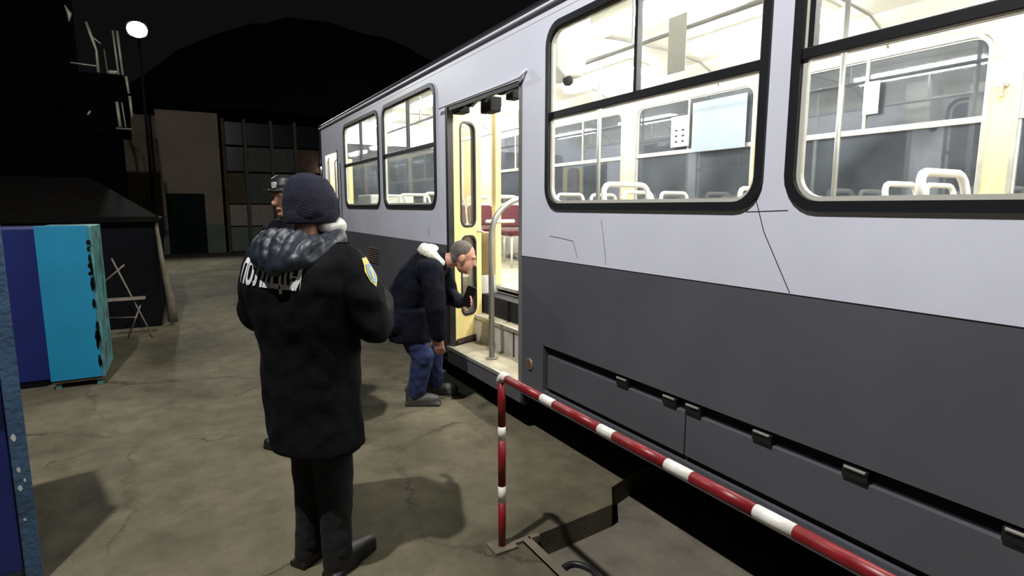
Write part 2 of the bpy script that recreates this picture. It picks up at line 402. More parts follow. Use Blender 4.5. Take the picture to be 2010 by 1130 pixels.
seam([(3.08, 2.742), (YF, 2.742)], .0015, 'lining'); seam([(YR, 2.742), (3.08, 2.742)], .0015, 'lining')
# louvre grille
for i in range(7):
    z = .93 + i * .028
    MB().prism([(0, z), (-.012, z - .004), (-.012, z + .002), (0, z + .012)], lambda u, v, d: (X0 + u, d, v), 6.72, 7.08).build('louvre', 'brick', bus)
# roof, gutter, ceiling
prof = [(X0, 2.72), (X0 + .0, 2.80), (X0 + .05, 2.87), (X0 + .16, 2.94), (X0 + .45, 3.02), (X0 + .85, 3.07), ((X0 + X1) / 2, 3.085)]
prof = prof + [(X0 + X1 - x, z) for x, z in prof[-2::-1]]
inn = [(X0 + .045, 2.72), (X0 + .10, 2.80), (X0 + .30, 2.90), (X0 + .7, 2.955), ((X0 + X1) / 2, 2.97)]
inn = inn + [(X0 + X1 - x, z) for x, z in inn[-2::-1]]
MB().prism(prof[1:-1] + [(x, z + .012) for x, z in inn[-2:0:-1]], lambda u, v, d: (u, d, v), YF, YR).build('roof', 'paint', bus)
th = [(x, z + .010) for x, z in inn]
MB().prism(inn + th[::-1], lambda u, v, d: (u, d, v), YF + .02, YR - .02).build('ceiling_liner', 'white_lining', bus)
MB().box(X0 - .022, X0 + .012, YF, YR, 2.795, 2.812).build('gutter', 'paint', bus, bevel=.003)
MB().tube([(X0 + .03, YF, 2.86), (X0 + .03, YR, 2.86)], .014, 8).build('roof_cable_duct', 'rubber', bus)
for y in (-.6, .9, 2.4, 3.9, 5.4, 6.9, 8.4):
    MB().tube([(x, y, z - .004) for x, z in inn], .007, 6).build('ceiling_rib', 'tube', bus, True)
# far side wall, seen through the windows
plate('far_side_wall', [(YF, .84), (YR, .84), (YR, 2.80), (YF, 2.80)], [rr(a, b, WZ0 - .02, WZ1, .11) for a, b in FARW], SIDE(X1), -.05, -.005, 'cream', bus)
MB().box(X1 - .056, X1 - .05, YF, YR, .84, 1.50).build('wall_lining', 'lining', bus)
plate('far_skirt', [(YF, .30), (YR, .30), (YR, .84), (YF, .84)], [], SIDE(X1), -.05, 0, 'dark', bus)
# end walls
EN = lambda Y: (lambda x, z, d: (x, Y + d, z))
endo = [(X0, SK), (X1, SK), (X1, 2.80)] + [(x, z) for x, z in prof[-2:0:-1]] 
for Y, d0, d1 in ((YR, -.05, 0), (YF, 0, .05)):
    plate('end_wall', endo, [rr(X0 + .3, X1 - .3, 1.6, 2.6, .12)], EN(Y), d0, d1, 'paint', bus)
    MB().prism(rr(X0 + .3, X1 - .3, 1.6, 2.6, .12), EN(Y), d0 + .02, d0 + .026).build('end_window', 'farglass', bus)
# windows
def window(name, X, a, b, z0, z1, fn, inside, gl, wd=.034, mull=True, mf=.5, mats='rubber'):
    p = empty(name, (0, 0, 0), parent=bus)
    s = 1 if not inside else -1
    lo = rr(a - .004, b + .004, z0 - .004, z1 + .004, .134); li = rr(a + wd, b - wd, z0 + wd, z1 - wd, .10)
    MB().ring(lo, li, fn, -.012 * s, .03 * s).build('gasket', mats, p)
    li2 = rr(a + wd * 1.5, b - wd * 1.5, z0 + wd * 1.5, z1 - wd * 1.5, .085)
    MB().ring(li, li2, fn, .006 * s, .028 * s).build('inner_frame', 'hoop' if inside else 'lining', p)
    e = wd * .9
    zl = WM - .02
    lower = [q for q in rr(a + e, b - e, z0 + e, z1 - e, .10)]
    MB().prism([(u, min(v, zl)) for u, v in lower], fn, .012 * s, .017 * s).build('lower_pane', gl, p)
    MB().box(*sorted((fn(a, 0, -.004 * s)[0], fn(a, 0, .03 * s)[0])), a + .02, b - .02, WM - .021, WM + .021).build('transom', mats, p, bevel=.004)
    if mull:
        c = a + (b - a) * mf
        MB().box(*sorted((fn(a, 0, -.002 * s)[0], fn(a, 0, .03 * s)[0])), c - .011, c + .011, WM + .02, z1 - .02).build('mullion', mats, p)
        for u0, u1, dd in ((a + e, c, .010), (c, b - e, .020)):
            lp = [(min(max(u, u0), u1), max(v, WM + .015)) for u, v in rr(a + e, b - e, z0 + e, z1 - e, .10)]
            q = []
            for t in lp:
                if not q or (abs(t[0] - q[-1][0]) + abs(t[1] - q[-1][1])) > 1e-5: q.append(t)
            MB().prism(q, fn, dd * s, (dd + .004) * s).build('vent_pane', gl, p)
    else:
        lp = [(u, max(v, WM + .015)) for u, v in rr(a + e, b - e, z0 + e, z1 - e, .10)]
        q = []
        for t in lp:
            if not q or (abs(t[0] - q[-1][0]) + abs(t[1] - q[-1][1])) > 1e-5: q.append(t)
        MB().prism(q, fn, .012 * s, .016 * s).build('vent_pane', gl, p)
    return p
for i, (a, b) in enumerate(NEARW):
    window('side_window', X0, a, b, WZ0, WZ1, SIDE(X0), False, 'glass', mf=(.96 if i == 0 else .49))
for i, (a, b) in enumerate(FARW):
    p = window('far_window', X1, a, b, WZ0 - .02, WZ1, SIDE(X1 - .045), False, 'farglass', wd=.022, mats='alu', mf=.5)
# paper notices and a pale sheet on the far windows
def flat(name, m, y0, y1, z0, z1, parent=bus, x=X1 - .075, t=.002):
    return MB().box(x, x + t, y0, y1, z0, z1).build(name, m, parent)
p = flat('paper_notice', 'paper', 4.22, 4.46, 2.20, 2.50)
for i in range(6): flat('printed_mark', 'ink', 4.28 + (i % 2) * .09, 4.315 + (i % 2) * .09, 2.24 + (i // 2) * .055, 2.262 + (i // 2) * .055, p, X1 - .077)
p = flat('paper_notice', 'paper', 2.42, 2.53, 2.27, 2.50)
for i in range(3): flat('printed_mark', 'sheet', 2.44, 2.51, 2.42 + i * .02, 2.43 + i * .02, p, X1 - .077)
tag(flat('window_sheet', 'sheet', 3.55, 4.18, 2.13, 2.60), 'pale blue-grey sheet covering a vent pane')
m = MB(); m.box(X1 - .075, X1 - .06, 1.66, 1.72, 2.33, 2.35); m.box(X1 - .09, X1 - .06, 1.68, 1.70, 2.27, 2.35); m.build('coat_hook', 'tube', bus)
# floor, steps, underbody
m = MB(); m.box(2.63, X1 - .05, YF + .05, YR - .05, .79, .84)
for a, b in ((YF + .05, DM[0] - .03), (DM[1] + .2, DR[0] - .03)): m.box(X0 + .045, 2.63, a, b, .79, .84)
m.build('cabin_floor', 'busfloor', bus)
for a, b in ((DM[0], DM[1]), (DR[0], DR[1])):
    p = empty('stepwell', parent=bus)
    MB().box(X0 + .001, 2.34, a, b + .18, .32, .36).build('tread', 'busfloor', p)
    MB().box(2.33, 2.36, a, b + .18, .30, .60).build('riser', 'steps', p)
    MB().box(2.335, 2.64, a, b + .18, .57, .60).build('tread', 'busfloor', p)
    MB().box(2.63, 2.66, a, b + .18, .55, .84).build('riser', 'steps', p)
    MB().box(X0 - .02, X0 + .012, a, b, .335, .366).build('nosing', 'alu', p, bevel=.003)
    MB().box(2.315, 2.345, a, b + .18, .575, .607).build('nosing', 'alu', p, bevel=.003)
    MB().box(2.61, 2.64, a, b + .18, .815, .847).build('nosing', 'alu', p, bevel=.003)
    for y0, y1 in ((a - .02, a), (b + .18, b + .20)):
        MB().box(X0 + .045, 2.66, y0, y1, .30, .95).build('side_cheek', 'steps', p)
    MB().box(X0 - .012, X0 + .012, a, b, .22, .335).build('step_valance', 'dark', p)
    MB().box(X0 + .01, 2.36, a, b, .20, .30).build('step_box', 'black', p)
MB().box(2.325, 2.332, 4.02, 4.035, .36, .575).build('riser_joint', 'black', bus)
m = MB().box(2.45, 4.1, YF + .1, YR - .1, .34, .78).build('chassis', 'black', bus)
def wheel(x, y, s):
    p = empty('wheel', (x, y, .46 if y > 0 else .33), parent=bus)
    pr_ = [(.27, .0), (.28, .12), (.40, .13), (.455, .10), (.46, .0), (.455, -.10), (.40, -.13), (.28, -.12)]
    n = 28; m = MB(); vs = []; fs = []; L = len(pr_)
    for i in range(n):
        a = 2*math.pi*i/n
        for r_, d in pr_: vs.append((d, r_*math.cos(a), r_*math.sin(a)))
    for i in range(n):
        for j in range(L): fs.append((i*L + j, ((i+1) % n)*L + j, ((i+1) % n)*L + (j+1) % L, i*L + (j+1) % L))
    m.add(vs, fs).build('tyre', 'rubber', p, True)
    MB().tube([(-.09, 0, 0), (.09, 0, 0)], .275, 24).build('rim', 'dark', p)
    MB().tube([(s*.05, 0, 0), (s*.13, 0, 0)], .09, 16).build('hub', 'tube', p)
for x, s in ((X0 + .19, -1), (X1 - .19, 1)):
    wheel(x, 7.35, s); wheel(x, -.75, s)
# door jambs and header
m = MB(); m.box(X0 - .004, X0 + .06, DM[0] - .002, DM[0] + .042, SK, 2.45)
m.build('door_jamb', 'tube', bus, bevel=.004)
MB().box(X0 + .0, X0 + .06, DM[1] - .045, DM[1] + .002, SK, 2.45).build('door_jamb', 'rubber', bus)
MB().box(X0 + .0, X0 + .06, DR[0] - .002, DR[0] + .06, SK, 2.40).build('door_jamb', 'rubber', bus)
m = MB(); lip = [(X0 - .005, DM[0] - .06, 2.475), (X0 - .028, DM[0] - .01, 2.435), (X0 - .03, DM[0] + .2, 2.43), (X0 - .03, DM[1] + .06, 2.43)]
m.tube(lip, .010, 8).build('door_drip_rail', 'paint', bus, True)
m = MB(); pts = []
random.seed(3); y = DM[0]
while y < DM[1]: pts.append((y, 2.40 - random.random() * .035)); y += .08
pts = [(DM[0], 2.46)] + pts + [(DM[1], 2.40), (DM[1], 2.46)]
m.prism(pts, SIDE(X0), .005, .03); m.build('torn_door_seal', 'rubber', bus)
for q in ((X0 + .06, X0 + .16, 3.95, 4.12, 2.31, 2.42), (X0 + .06, X0 + .14, 3.62, 3.72, 2.35, 2.42), (X0 + .02, X0 + .12, 4.42, 4.56, 2.36, 2.43)):
    MB().box(*q).build('door_mechanism', 'black', bus, bevel=.01)
# the open folding door leaf, swung inward at the rear jamb
def leaf(A, B, z0, z1, parent, name='door_leaf', t=.035, panes=((1.42, 2.33), (.62, 1.34))):
    A = Vector(A + (0,)); B = Vector(B + (0,)); d = (B - A); L = d.length; d.normalize(); nrm = Vector((d.y, -d.x, 0))
    fn = lambda u, v, w: tuple(A + d * u + nrm * w + Vector((0, 0, v)))
    r = .075
    p = plate(name, [(0, z0), (L, z0), (L, z1), (0, z1)], [rr(.085, L - .085, a, b, r) for a, b in panes], fn, -t/2, t/2, 'yellow', parent)
    for a, b in panes:
        MB().ring(rr(.080, L - .080, a - .005, b + .005, r), rr(.098, L - .098, a + .013, b - .013, r - .015), fn, -t/2 - .006, t/2 + .006).build('pane_gasket', 'rubber', p)
        MB().prism(rr(.09, L - .09, a + .005, b - .005, r), fn, -.003, .003).build('pane', 'doorglass', p)
    MB().prism([(0.01, z0 - .03), (L, z0 - .03), (L, z0 + .012), (0.01, z0 + .012)], fn, -t/2 - .01, t/2 + .01).build('bottom_strip', 'rust', p)
    m = MB(); m.tube([fn(L - .06, 1.375, t/2), fn(L - .06, 1.375, t/2 + .05), fn(L - .03, 1.36, t/2 + .05)], .011, 8); m.build('door_knob', 'alu', p, True)
    return p
leaf((2.065, 4.63), (2.41, 4.80), .41, 2.42, bus)
leaf((2.06, 9.26), (2.44, 9.38), .41, 2.34, bus)
MB().box(2.60, 2.66, 4.84, 4.92, .85, 2.72).build('partition_post', 'cream', bus, bevel=.006)
MB().box(2.62, 2.65, 4.92, 5.5, .85, 1.35).build('partition_panel', 'cream', bus, bevel=.006)
MB().tube([(2.5, 4.84, 1.46), (2.80, 4.84, 1.46)], .017, 10).build('partition_rail', 'hoop', bus, True)
# handrails and poles
def arc(p0, p1, p2, n=10):
    p0, p1, p2 = Vector(p0), Vector(p1), Vector(p2)
    return [p0*(1-t)**2 + p1*2*t*(1-t) + p2*t*t for t in [i/n for i in range(n+1)]]
path = [(2.15, 4.08, .36), (2.15, 4.08, 1.25)] + arc((2.15, 4.08, 1.35), (2.16, 4.08, 1.60), (2.42, 4.10, 1.66)) + [(2.62, 4.12, 1.70)]
h = MB().tube(path, .023, 12).build('door_handrail', 'tube', bus, True)
MB().tube([(2.15, 4.08, .36), (2.15, 4.08, .375)], .05, 14).build('rail_flange', 'tube', h)
MB().tube([(2.62, 4.12, .84), (2.62, 4.12, 2.93)], .017, 10).build('grab_pole', 'hoop', bus, True)
for x, y in ((2.9, 3.68), (3.62, 5.9), (3.62, 2.2), (3.62, 8.0), (2.9, 1.75 - 1.5)):
    h = MB().tube([(x, y, .84), (x, y, 2.95)], .016, 10).build('grab_pole', 'tube', bus, True)
    MB().tube([(x, y, 2.935), (x, y, 2.955)], .05, 14).build('pole_flange', 'tube', h)
for x, ya, yb in ((2.62, YF + .3, 4.5), (2.62, 4.9, 8.4), (3.95, YF + .3, 9.2)):
    h = MB().tube([(x, ya, 2.625), (x, yb, 2.625)], .016, 10).build('grab_rail', 'tube', bus, True)
    y = ya + .4
    while y < yb:
        MB().tube([(x, y, 2.62), (x, y, 2.93)], .010, 8).build('rail_hanger', 'tube', h); y += 1.5
m = MB().tube([(X1 - .09, YF + .2, 1.60), (X1 - .09, 9.2, 1.60)], .012, 8).build('sill_rail', 'hoop', bus, True)
# door engine cover beside the middle door and a hanging strap card
m = MB().prism([(2.09, 2.86), (2.36, 2.86), (2.36, 2.60), (2.30, 2.42), (2.16, 2.40), (2.09, 2.46)], lambda u, v, d: (u, d, v), 3.10, 3.34)
h = m.build('door_engine_cover', 'lining', bus, bevel=.015)
MB().sphere((2.2, 3.12, 2.39), (.035, .03, .035)).build('cover_knob', 'black', h, True)
MB().box(2.60, 2.604, 2.52, 2.66, 2.38, 2.70).build('hanging_card', 'lining', bus)
# ceiling lamps
for x in (2.78, 3.86):
    for y in (-.6, 1.2, 3.05, 4.9, 6.75, 8.6):
        p = empty('ceiling_lamp', (x, y, 2.93), parent=bus)
        MB().box(-.10, .10, -.58, .58, -.03, .03).build('lamp_tray', 'white_lining', p)
        MB().prism([(-.085, -.03), (-.06, -.085), (.06, -.085), (.085, -.03)], lambda u, v, d: (u, d, v), -.55, .55).build('diffuser', 'tubes', p)
# seats with white hoop handles
def seat(x, y, face):
    """face -1: faces the front of the bus (-y)"""
    p = empty('passenger_seat', (x, y, .84), 0 if face < 0 else math.pi, parent=bus)
    MB().prism(rr(-.21, .21, -.40, 0, .05), lambda u, v, d: (u, v, d), .40, .47).build('cushion', 'seat', p, bevel=.015)
    fn = lambda u, v, d: (u, d + (v - .45) * .18, v)
    MB().prism(rr(-.19, .19, .50, .78, .06), fn, -.02, .035).build('backrest', 'seat', p, bevel=.012)
    MB().prism(rr(-.205, .205, .44, .80, .07), fn, .036, .052).build('back_shell', 'hoop', p)
    tp = [(-.175, .70)] + [(-.175, .83)] + [(-.175 + .05*(1 - math.cos(R(a))), .83 + .06*math.sin(R(a))) for a in (30, 60, 90)] + [(.125 + .05*math.sin(R(a)), .83 + .06*math.cos(R(a))) for a in (0, 30, 60)] + [(.175, .83), (.175, .70)]
    MB().tube([fn(u, v, .03) for u, v in tp], .017, 10).build('hoop_handle', 'hoop', p, True)
    m = MB()
    for s in (-.17, .17):
        m.tube([(s, -.36, 0), (s, -.36, .40)], .014, 8); m.tube([(s, 0, 0), (s, 0, .42), (s, .06, .62)], .014, 8); m.tube([(s, -.36, .39), (s, 0, .39)], .014, 8)
    m.build('seat_frame', 'hoop', p, True)
    return p
for y in (8.2, 7.35, 6.55, 5.1, 4.02, 2.75, 1.75, .7):
    for x in (3.72, 4.18): seat(x, y, -1)
for x, y in ((2.32, 6.15), (2.32, 6.95), (2.32, 5.4), (2.36, 2.62), (2.62, 1.05), (2.36, 0.2)): seat(x, y, -1)
m = MB().box(2.12, 2.7, 7.3, 7.9, .84, 1.75).build('wheel_arch_locker', 'lining', bus, bevel=.02)

# ------------------------------------------------------------------ red and white barrier
bar = empty('barrier_rail', (1.22, 2.22, 0))
tag(bar, 'red and white striped barrier with slim post, running beside the bus', 'barrier')
def striped(p0, p1, cuts, r, first):
    p0, p1 = Vector(p0), Vector(p1); L = (p1 - p0).length; d = (p1 - p0) / L; c = [0] + cuts + [L]; col = first
    for a, b in zip(c[:-1], c[1:]):
        o = MB().tube([p0 + d*a, p0 + d*b], r, 14).build('red_band' if col == 'red' else 'white_band', col, bar, True); col = 'white' if col == 'red' else 'red'
striped((0, 0, .0), (0, .0, .82), [.23, .31, .535, .60], .018, 'red')
striped((0, -.03, .835), (0, -2.9, .832), [.31, .40, .68, .76, 1.0, 1.10, 1.31, 1.42, 1.75, 1.85, 2.2, 2.3], .018, 'red')
m = MB().tube([(0, .02, .80), (0, .0, .825), (0, -.02, .84), (0, -.05, .842)], [.019, .022, .023, .021], 12)
m.build('end_wrap', 'white', bar, True)
MB().box(-.06, .06, -.05, .05, 0, .012).build('base_plate', 'kerb', bar)
striped((0, -2.85, .0), (0, -2.85, .82), [.23, .31, .535, .60], .018, 'red')

# hose in the channel
h = MB().tube(arc((1.44, 2.06, -.116), (1.56, 2.15, -.116), (1.59, 2.0, -.116), 12) + [(1.57, 1.9, -.116), (1.50, 1.7, -.116)], .014, 8).build('hose', 'rubber', None, True)
tag(h, 'black hose lying on the floor of the sunken channel', 'hose')

# ------------------------------------------------------------------ teal locker and neighbours
def locker():
    p = empty('metal_locker', (-.88, 6.25, 0))
    tag(p, 'bright teal metal locker with worn green side, standing on short feet', 'locker')
    MB().box(-.19, .20, .012, .70, .07, 1.43).build('body', 'tealworn', p, bevel=.006)
    MB().box(-.195, .175, -.012, .012, .075, 1.435).build('front_panel', 'teal', p, bevel=.004)
    m = MB(); random.seed(5)
    for i in range(16):
        z = .2 + random.random() * 1.15; u = .165 + random.random() * .012; s = .008 + random.random() * .012; t = .02 + random.random() * .05
        m.prism([(u - s, z), (u - s*.2, z - t), (u + s, z - t*.3), (u + s*.8, z + t*.8), (u - s*.4, z + t)], lambda a, b, d: (a, d, b), -.0128, -.011)
    m.build('paint_chip', 'tar', p)
    for i in range(12):
        m = MB(); z = .15 + random.random() * 1.2; u = .05 + random.random() * .5; s = .02 + random.random() * .05; t = .03 + random.random() * .08
        m.prism([(u - s, z), (u - s*.2, z - t), (u + s, z - t*.3), (u + s*.8, z + t*.8), (u - s*.4, z + t)], lambda a, b, d: (d, a, b), .1995, .2008)
        m.build('rust_patch', 'rust', p)
    MB().box(-.19, .2, 0, .70, .05, .075).build('bottom_rail', 'rust', p)
    for x in (-.15, .15):
        for y in (.04, .62): MB().box(x - .02, x + .02, y - .02, y + .02, 0, .06).build('foot', 'tealworn', p)
locker()
p = empty('metal_cabinet', (-1.33, 6.42, 0))
tag(p, 'dark blue metal cabinet tight against the left of the teal locker', 'cabinet')
MB().box(-.24, .24, .01, .6, .05, 1.42).build('body', 'navy', p, bevel=.006)
MB().box(-.235, .235, -.012, .01, .06, 1.41).build('door', 'navy', p, bevel=.004)
MB().box(-.2, .2, 0, .6, 0, .05).build('plinth', 'tar', p)
# near blue cabinet at the left edge of the view
p = empty('blue_cabinet', (-.63, 3.0, 0), R(12.5))
tag(p, 'tall chipped blue metal cabinet nearest the viewer at the left', 'cabinet')
MB().box(-.84, 0, 0, .46, .04, 1.70).build('body', 'cabinet', p, bevel=.008)
MB().box(-.80, -.05, -.014, 0, .08, 1.66).build('door', 'navy', p, bevel=.004)
MB().box(-.045, .012, -.022, .03, .02, 1.72).build('corner_angle', 'cabinet', p, bevel=.004)
random.seed(11)
for z in (1.52, 1.60, .52, .47, .44, .66, 1.43, 1.36, .30):
    m = MB(); u = -.03 + random.random() * .025; e_ = .004 + random.random() * .005; t = .006 + random.random() * .012
    m.prism([(u - e_, z), (u - e_*.3, z - t*.7), (u + e_*.4, z - t), (u + e_, z - t*.2), (u + e_*.7, z + t*.6), (u - e_*.2, z + t), (u - e_*.8, z + t*.5)], lambda a, b, d: (a, d, b), -.0236, -.021); m.build('paint_chip', 'chip', p)
m = MB(); m.box(-.09, -.06, -.04, -.012, .80, .88); m.build('latch', 'chip', p, bevel=.002)
MB().box(-.8, -.02, .02, .44, 0, .04).build('plinth', 'tar', p)
# low dark shed
p = empty('low_shed', (-1.1, 9.0, 0))
tag(p, 'low black shed with sloping brown roof behind the teal locker', 'shed')
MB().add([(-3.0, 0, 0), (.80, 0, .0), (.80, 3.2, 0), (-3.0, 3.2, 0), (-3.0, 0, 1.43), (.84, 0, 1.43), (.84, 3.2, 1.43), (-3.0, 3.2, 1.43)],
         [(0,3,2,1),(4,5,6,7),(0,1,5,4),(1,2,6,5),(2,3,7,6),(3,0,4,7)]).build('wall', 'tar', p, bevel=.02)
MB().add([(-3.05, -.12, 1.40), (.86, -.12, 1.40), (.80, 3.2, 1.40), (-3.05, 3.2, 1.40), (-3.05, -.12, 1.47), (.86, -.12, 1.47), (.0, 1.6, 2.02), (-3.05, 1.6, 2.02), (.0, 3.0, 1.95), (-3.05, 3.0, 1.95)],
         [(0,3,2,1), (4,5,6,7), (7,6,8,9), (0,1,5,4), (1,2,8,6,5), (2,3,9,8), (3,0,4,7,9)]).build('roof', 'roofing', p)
m = MB(); m.tube([(.83, -.02, 1.38), (.86, -.03, .9), (.93, -.03, .3), (.93, -.02, .05)], [.02, .03, .05, .06], 10); m.build('lit_edge_strip', 'kerb', p, True)  # added pale strip standing in for the shed's lit right edge
# trestle leaning at the shed
p = empty('trestle', (-.62, 8.15, 0)); tag(p, 'thin crossed metal trestle in front of the black shed', 'trestle')
for a, b in (((-.10, .0, 1.0), (.24, .0, .02)), ((-.02, .12, .02), (.14, .05, .42)), ((-.20, .0, .72), (.02, .0, .92))):
    MB().tube([a, b], .009, 8).build('leg', 'wood', p, True)
MB().box(-.2, .2, -.06, .06, .50, .525).build('shelf', 'wood', p)
MB().tube([(-.2, .0, .30), (.1, .02, .28)], .008, 8).build('stretcher', 'wood', p, True)

# ------------------------------------------------------------------ background buildings
wh = empty('warehouse', (0, 22.6, 0))
tag(wh, 'two-storey warehouse with pale plaster wall and panelled bays behind the officers', 'building')
MB().box(-9, -.46, .10, 8, 0, 4.55).build('rear_wall', 'corr', wh)
for i in range(10):
    x = -1.6 + i * .125
    MB().box(x, x + .06, .04, .10, 1.6, 4.45 - (i % 3) * .05).build('corrugated_rib', 'corr', wh)
MB().box(-.46, 1.36, 0, 8, 0, 4.80).build('plaster_wall', 'plaster', wh)
MB().box(-.34, .80, -.03, 0, 0, 2.03).build('green_door', 'greendoor', wh, bevel=.01)
MB().box(.80, 1.36, -.04, 0, 0, 1.0).build('plinth_panel', 'plinth', wh)
MB().box(-.50, -.34, -.04, 0, 0, 1.3).build('plinth_panel', 'plinth', wh)
MB().box(1.36, 14, .12, 8, 0, 4.75).build('bay_wall', 'dkwall', wh)
cols = [1.50, 2.18, 3.05, 3.85, 4.75, 5.6, 6.4, 7.2, 8.0]
for i in range(len(cols) - 1):
    a, b = cols[i] + .06, cols[i + 1] - .06
    for z0, z1, mm in ((3.72, 4.50, 'dkglass'), (2.82, 3.66, ['dkglass', 'gpanel', 'gpanel', 'brick'][i % 4]), (1.70, 2.76, ['olive', 'gpanel', 'gpanel', 'brick'][i % 4]), (.92, 1.66, 'ppanel'), (.02, .88, 'plinth')):
        MB().box(a, b, .02, .12, z0, z1).build('window_pane' if mm == 'dkglass' else 'facade_panel', mm, wh, bevel=.01)
for c in cols:
    MB().box(c - .05, c + .05, -.04, .12, 0, 4.6).build('pillar', 'gpanel' if c > 1.6 else 'brick', wh)
MB().box(-9.2, 14.2, -.1, 8.2, 4.75, 4.95).build('roof', 'dkwall', wh)
random.seed(21)
hv = []; hf = []; NX, NY = 60, 14
def hz(x, t):
    top = 24 - ((x - 16) / 17.0) ** 2 * 4.6 if x > 16 else 24 - ((x - 16) / 15.0) ** 2 * 5.5
    top = max(top, 3.0)
    return top * math.sin(t * math.pi / 2) ** .8 + noise.noise(Vector((x * .35, t * 6, 0))) * .8 * t
for j in range(NY + 1):
    for i in range(NX + 1):
        x = -30 + 110 * i / NX; t = j / NY; hv.append((x, 45 + 35 * t, hz(x, t) - .3 * (1 - t)))
for j in range(NY):
    for i in range(NX): a = j * (NX + 1) + i; hf.append((a, a + 1, a + NX + 2, a + NX + 1))
h = MB().add(hv, hf).build('hill', 'hill', smooth=True); tag(h, 'black wooded hill against the night sky', kind='structure')
# dark tall building and platform at the left
p = empty('dark_building', (-6.0, 12.0, 0)); tag(p, 'tall unlit building filling the upper left behind the shed', 'building')
MB().box(-6, 4.34, 2.98, 3.9, 0, 11).build('wall', 'dkwall', p)
MB().box(-6.1, 4.36, 2.96, 4.0, 11, 11.2).build('roof', 'dkwall', p)
for z in (2.3, 5.0):
    for x in (.2, 1.5): MB().box(x, x + .8, 2.955, 2.98, z, z + 1.1).build('window_pane', 'dkglass', p)
p = empty('metal_gantry', (-1.15, 14.0, 0)); tag(p, 'dark metal gantry box with pale pipes rising beside the tall building', 'gantry')
MB().box(-.55, .40, 0, .9, 3.0, 4.14).build('box_cabin', 'dkwall', p)
MB().box(-.5, .25, .1, .8, 0, 3.0).build('shaft', 'dkwall', p)
for x0, x1, z0, z1, r_ in ((.29, .34, 4.95, 4.14, .018), (.36, .41, 4.95, 4.14, .022), (.44, .48, 4.12, 3.80, .025), (.47, .50, 3.75, 3.35, .025), (.25, .29, 3.62, 3.15, .03), (.33, .38, 3.62, 3.15, .012)):
    MB().tube([(x0, -.06, z0), (x1 - .02, -.06, z1)], r_, 8).build('pipe', 'galv', p, True)
MB().tube([(-.12, -.05, 5.05), (-.06, -.05, 4.8), (.0, -.05, 4.55), (.0, -.05, 4.15)], [.02, .03, .022, .028], 8).build('pipe', 'galv', p, True)
MB().tube([(-.08, -.05, 4.82), (.08, -.05, 4.68)], .014, 8).build('pipe_branch', 'galv', p, True)
MB().tube([(.12, 0, 4.6), (.14, 0, 4.15)], .012, 8).build('pipe', 'wood', p, True)
MB().tube([(-.42, -.05, 4.28), (-.02, -.05, 4.26)], .014, 8).build('handrail', 'galv', p, True)
MB().sphere((.22, -.05, 4.17), (.09, .06, .04)).build('pipe_flange', 'galv', p, True)
MB().tube([(-.42, -.05, 5.30), (-.36, -.05, 5.15), (-.38, -.05, 5.02)], [.01, .04, .012], 8).build('cable_bracket', 'galv', p, True)
MB().tube([(-.24, -.03, 3.34), (-.19, -.03, 3.42)], .02, 8).build('handle', 'galv', p, True)
MB().box(.2, .46, -.1, 0, 3.10, 3.13).build('ledge', 'wood', p)
# lit flood lamp on a pole by the warehouse, aimed at the yard
q = Vector((-.66, 20.0, 6.52))
p = empty('street_lamp', (q.x, q.y, 0)); tag(p, 'glaring white flood lamp shining high against the night sky', 'lamp')
MB().tube([(0, 1.0, 0), (0, 1.0, q.z - .1)], [.05, .035], 10).build('pole', 'black', p, True)
MB().tube([(0, 1.0, q.z - .1), (0, .12, q.z)], .025, 8).build('arm', 'black', p, True)
MB().prism(rr(-.26, .26, q.z - .21, q.z + .21, .1), lambda u, v, d: (u, d, v), .02, .12).build('housing', 'black', p, bevel=.02)
MB().sphere((0, .02, q.z), (.25, .10, .215)).build('lens', 'streetlamp', p, True)
sl = bpy.data.lights.new('flood_beam', 'SPOT'); sl.energy = 1450; sl.spot_size = R(125); sl.spot_blend = .5; sl.shadow_soft_size = .1; sl.color = (.97, 1, .96)
so = bpy.data.objects.new('flood_beam', sl); link(so); so.location = (q.x, q.y - .15, q.z)
so.rotation_euler = (Vector((1.2, 11, 0)) - so.location).to_track_quat('-Z', 'Y').to_euler()
# small far lamp between the buildings and the bus
p = empty('wall_lamp', (4.75, 22.5, 3.0)); tag(p, 'tiny white lamp on the warehouse beside the bus end', 'lamp')
MB().box(-.06, .06, .0, .09, .0, .12).build('bracket', 'dkwall', p)
MB().sphere((0, -.05, .02), (.07, .05, .05)).build('lens', 'walllamp', p, True)

# ------------------------------------------------------------------ people
def person(loc, heading):
    """heading: radians clockwise from +Y; body frame x right, y forward"""
    return empty('person', loc, -heading)
def head(mb, c, yaw=0.0, pitch=0.0, s=1.0):
    c = Vector(c); mt = Matrix.Rotation(-yaw, 3, 'Z') @ Matrix.Rotation(-pitch, 3, 'X')
    q = lambda x, y, z: c + mt @ Vector((x * s, y * s, z * s))
    mb.sphere(q(0, -.012, .03), (.076*s, .096*s, .092*s), 18, 12, mt)
    mb.sphere(q(0, .028, -.035), (.060*s, .068*s, .085*s), 16, 10, mt)
    mb.sphere(q(0, .062, -.09), (.03*s, .03*s, .026*s), 12, 8, mt)
    mb.caps([(q(0, .088, .02), .010*s), (q(0, .112, -.022), .014*s)])
    mb.caps([(q(-.03, .082, .036), .012*s), (q(.03, .082, .036), .012*s)])
    mb.caps([(q(-.018, .092, -.058), .008*s), (q(.018, .092, -.058), .008*s)])
    for sx in (-1, 1): mb.sphere(q(sx*.078, -.005, -.005), (.012*s, .022*s, .034*s), 10, 8, mt)
    return q, mt
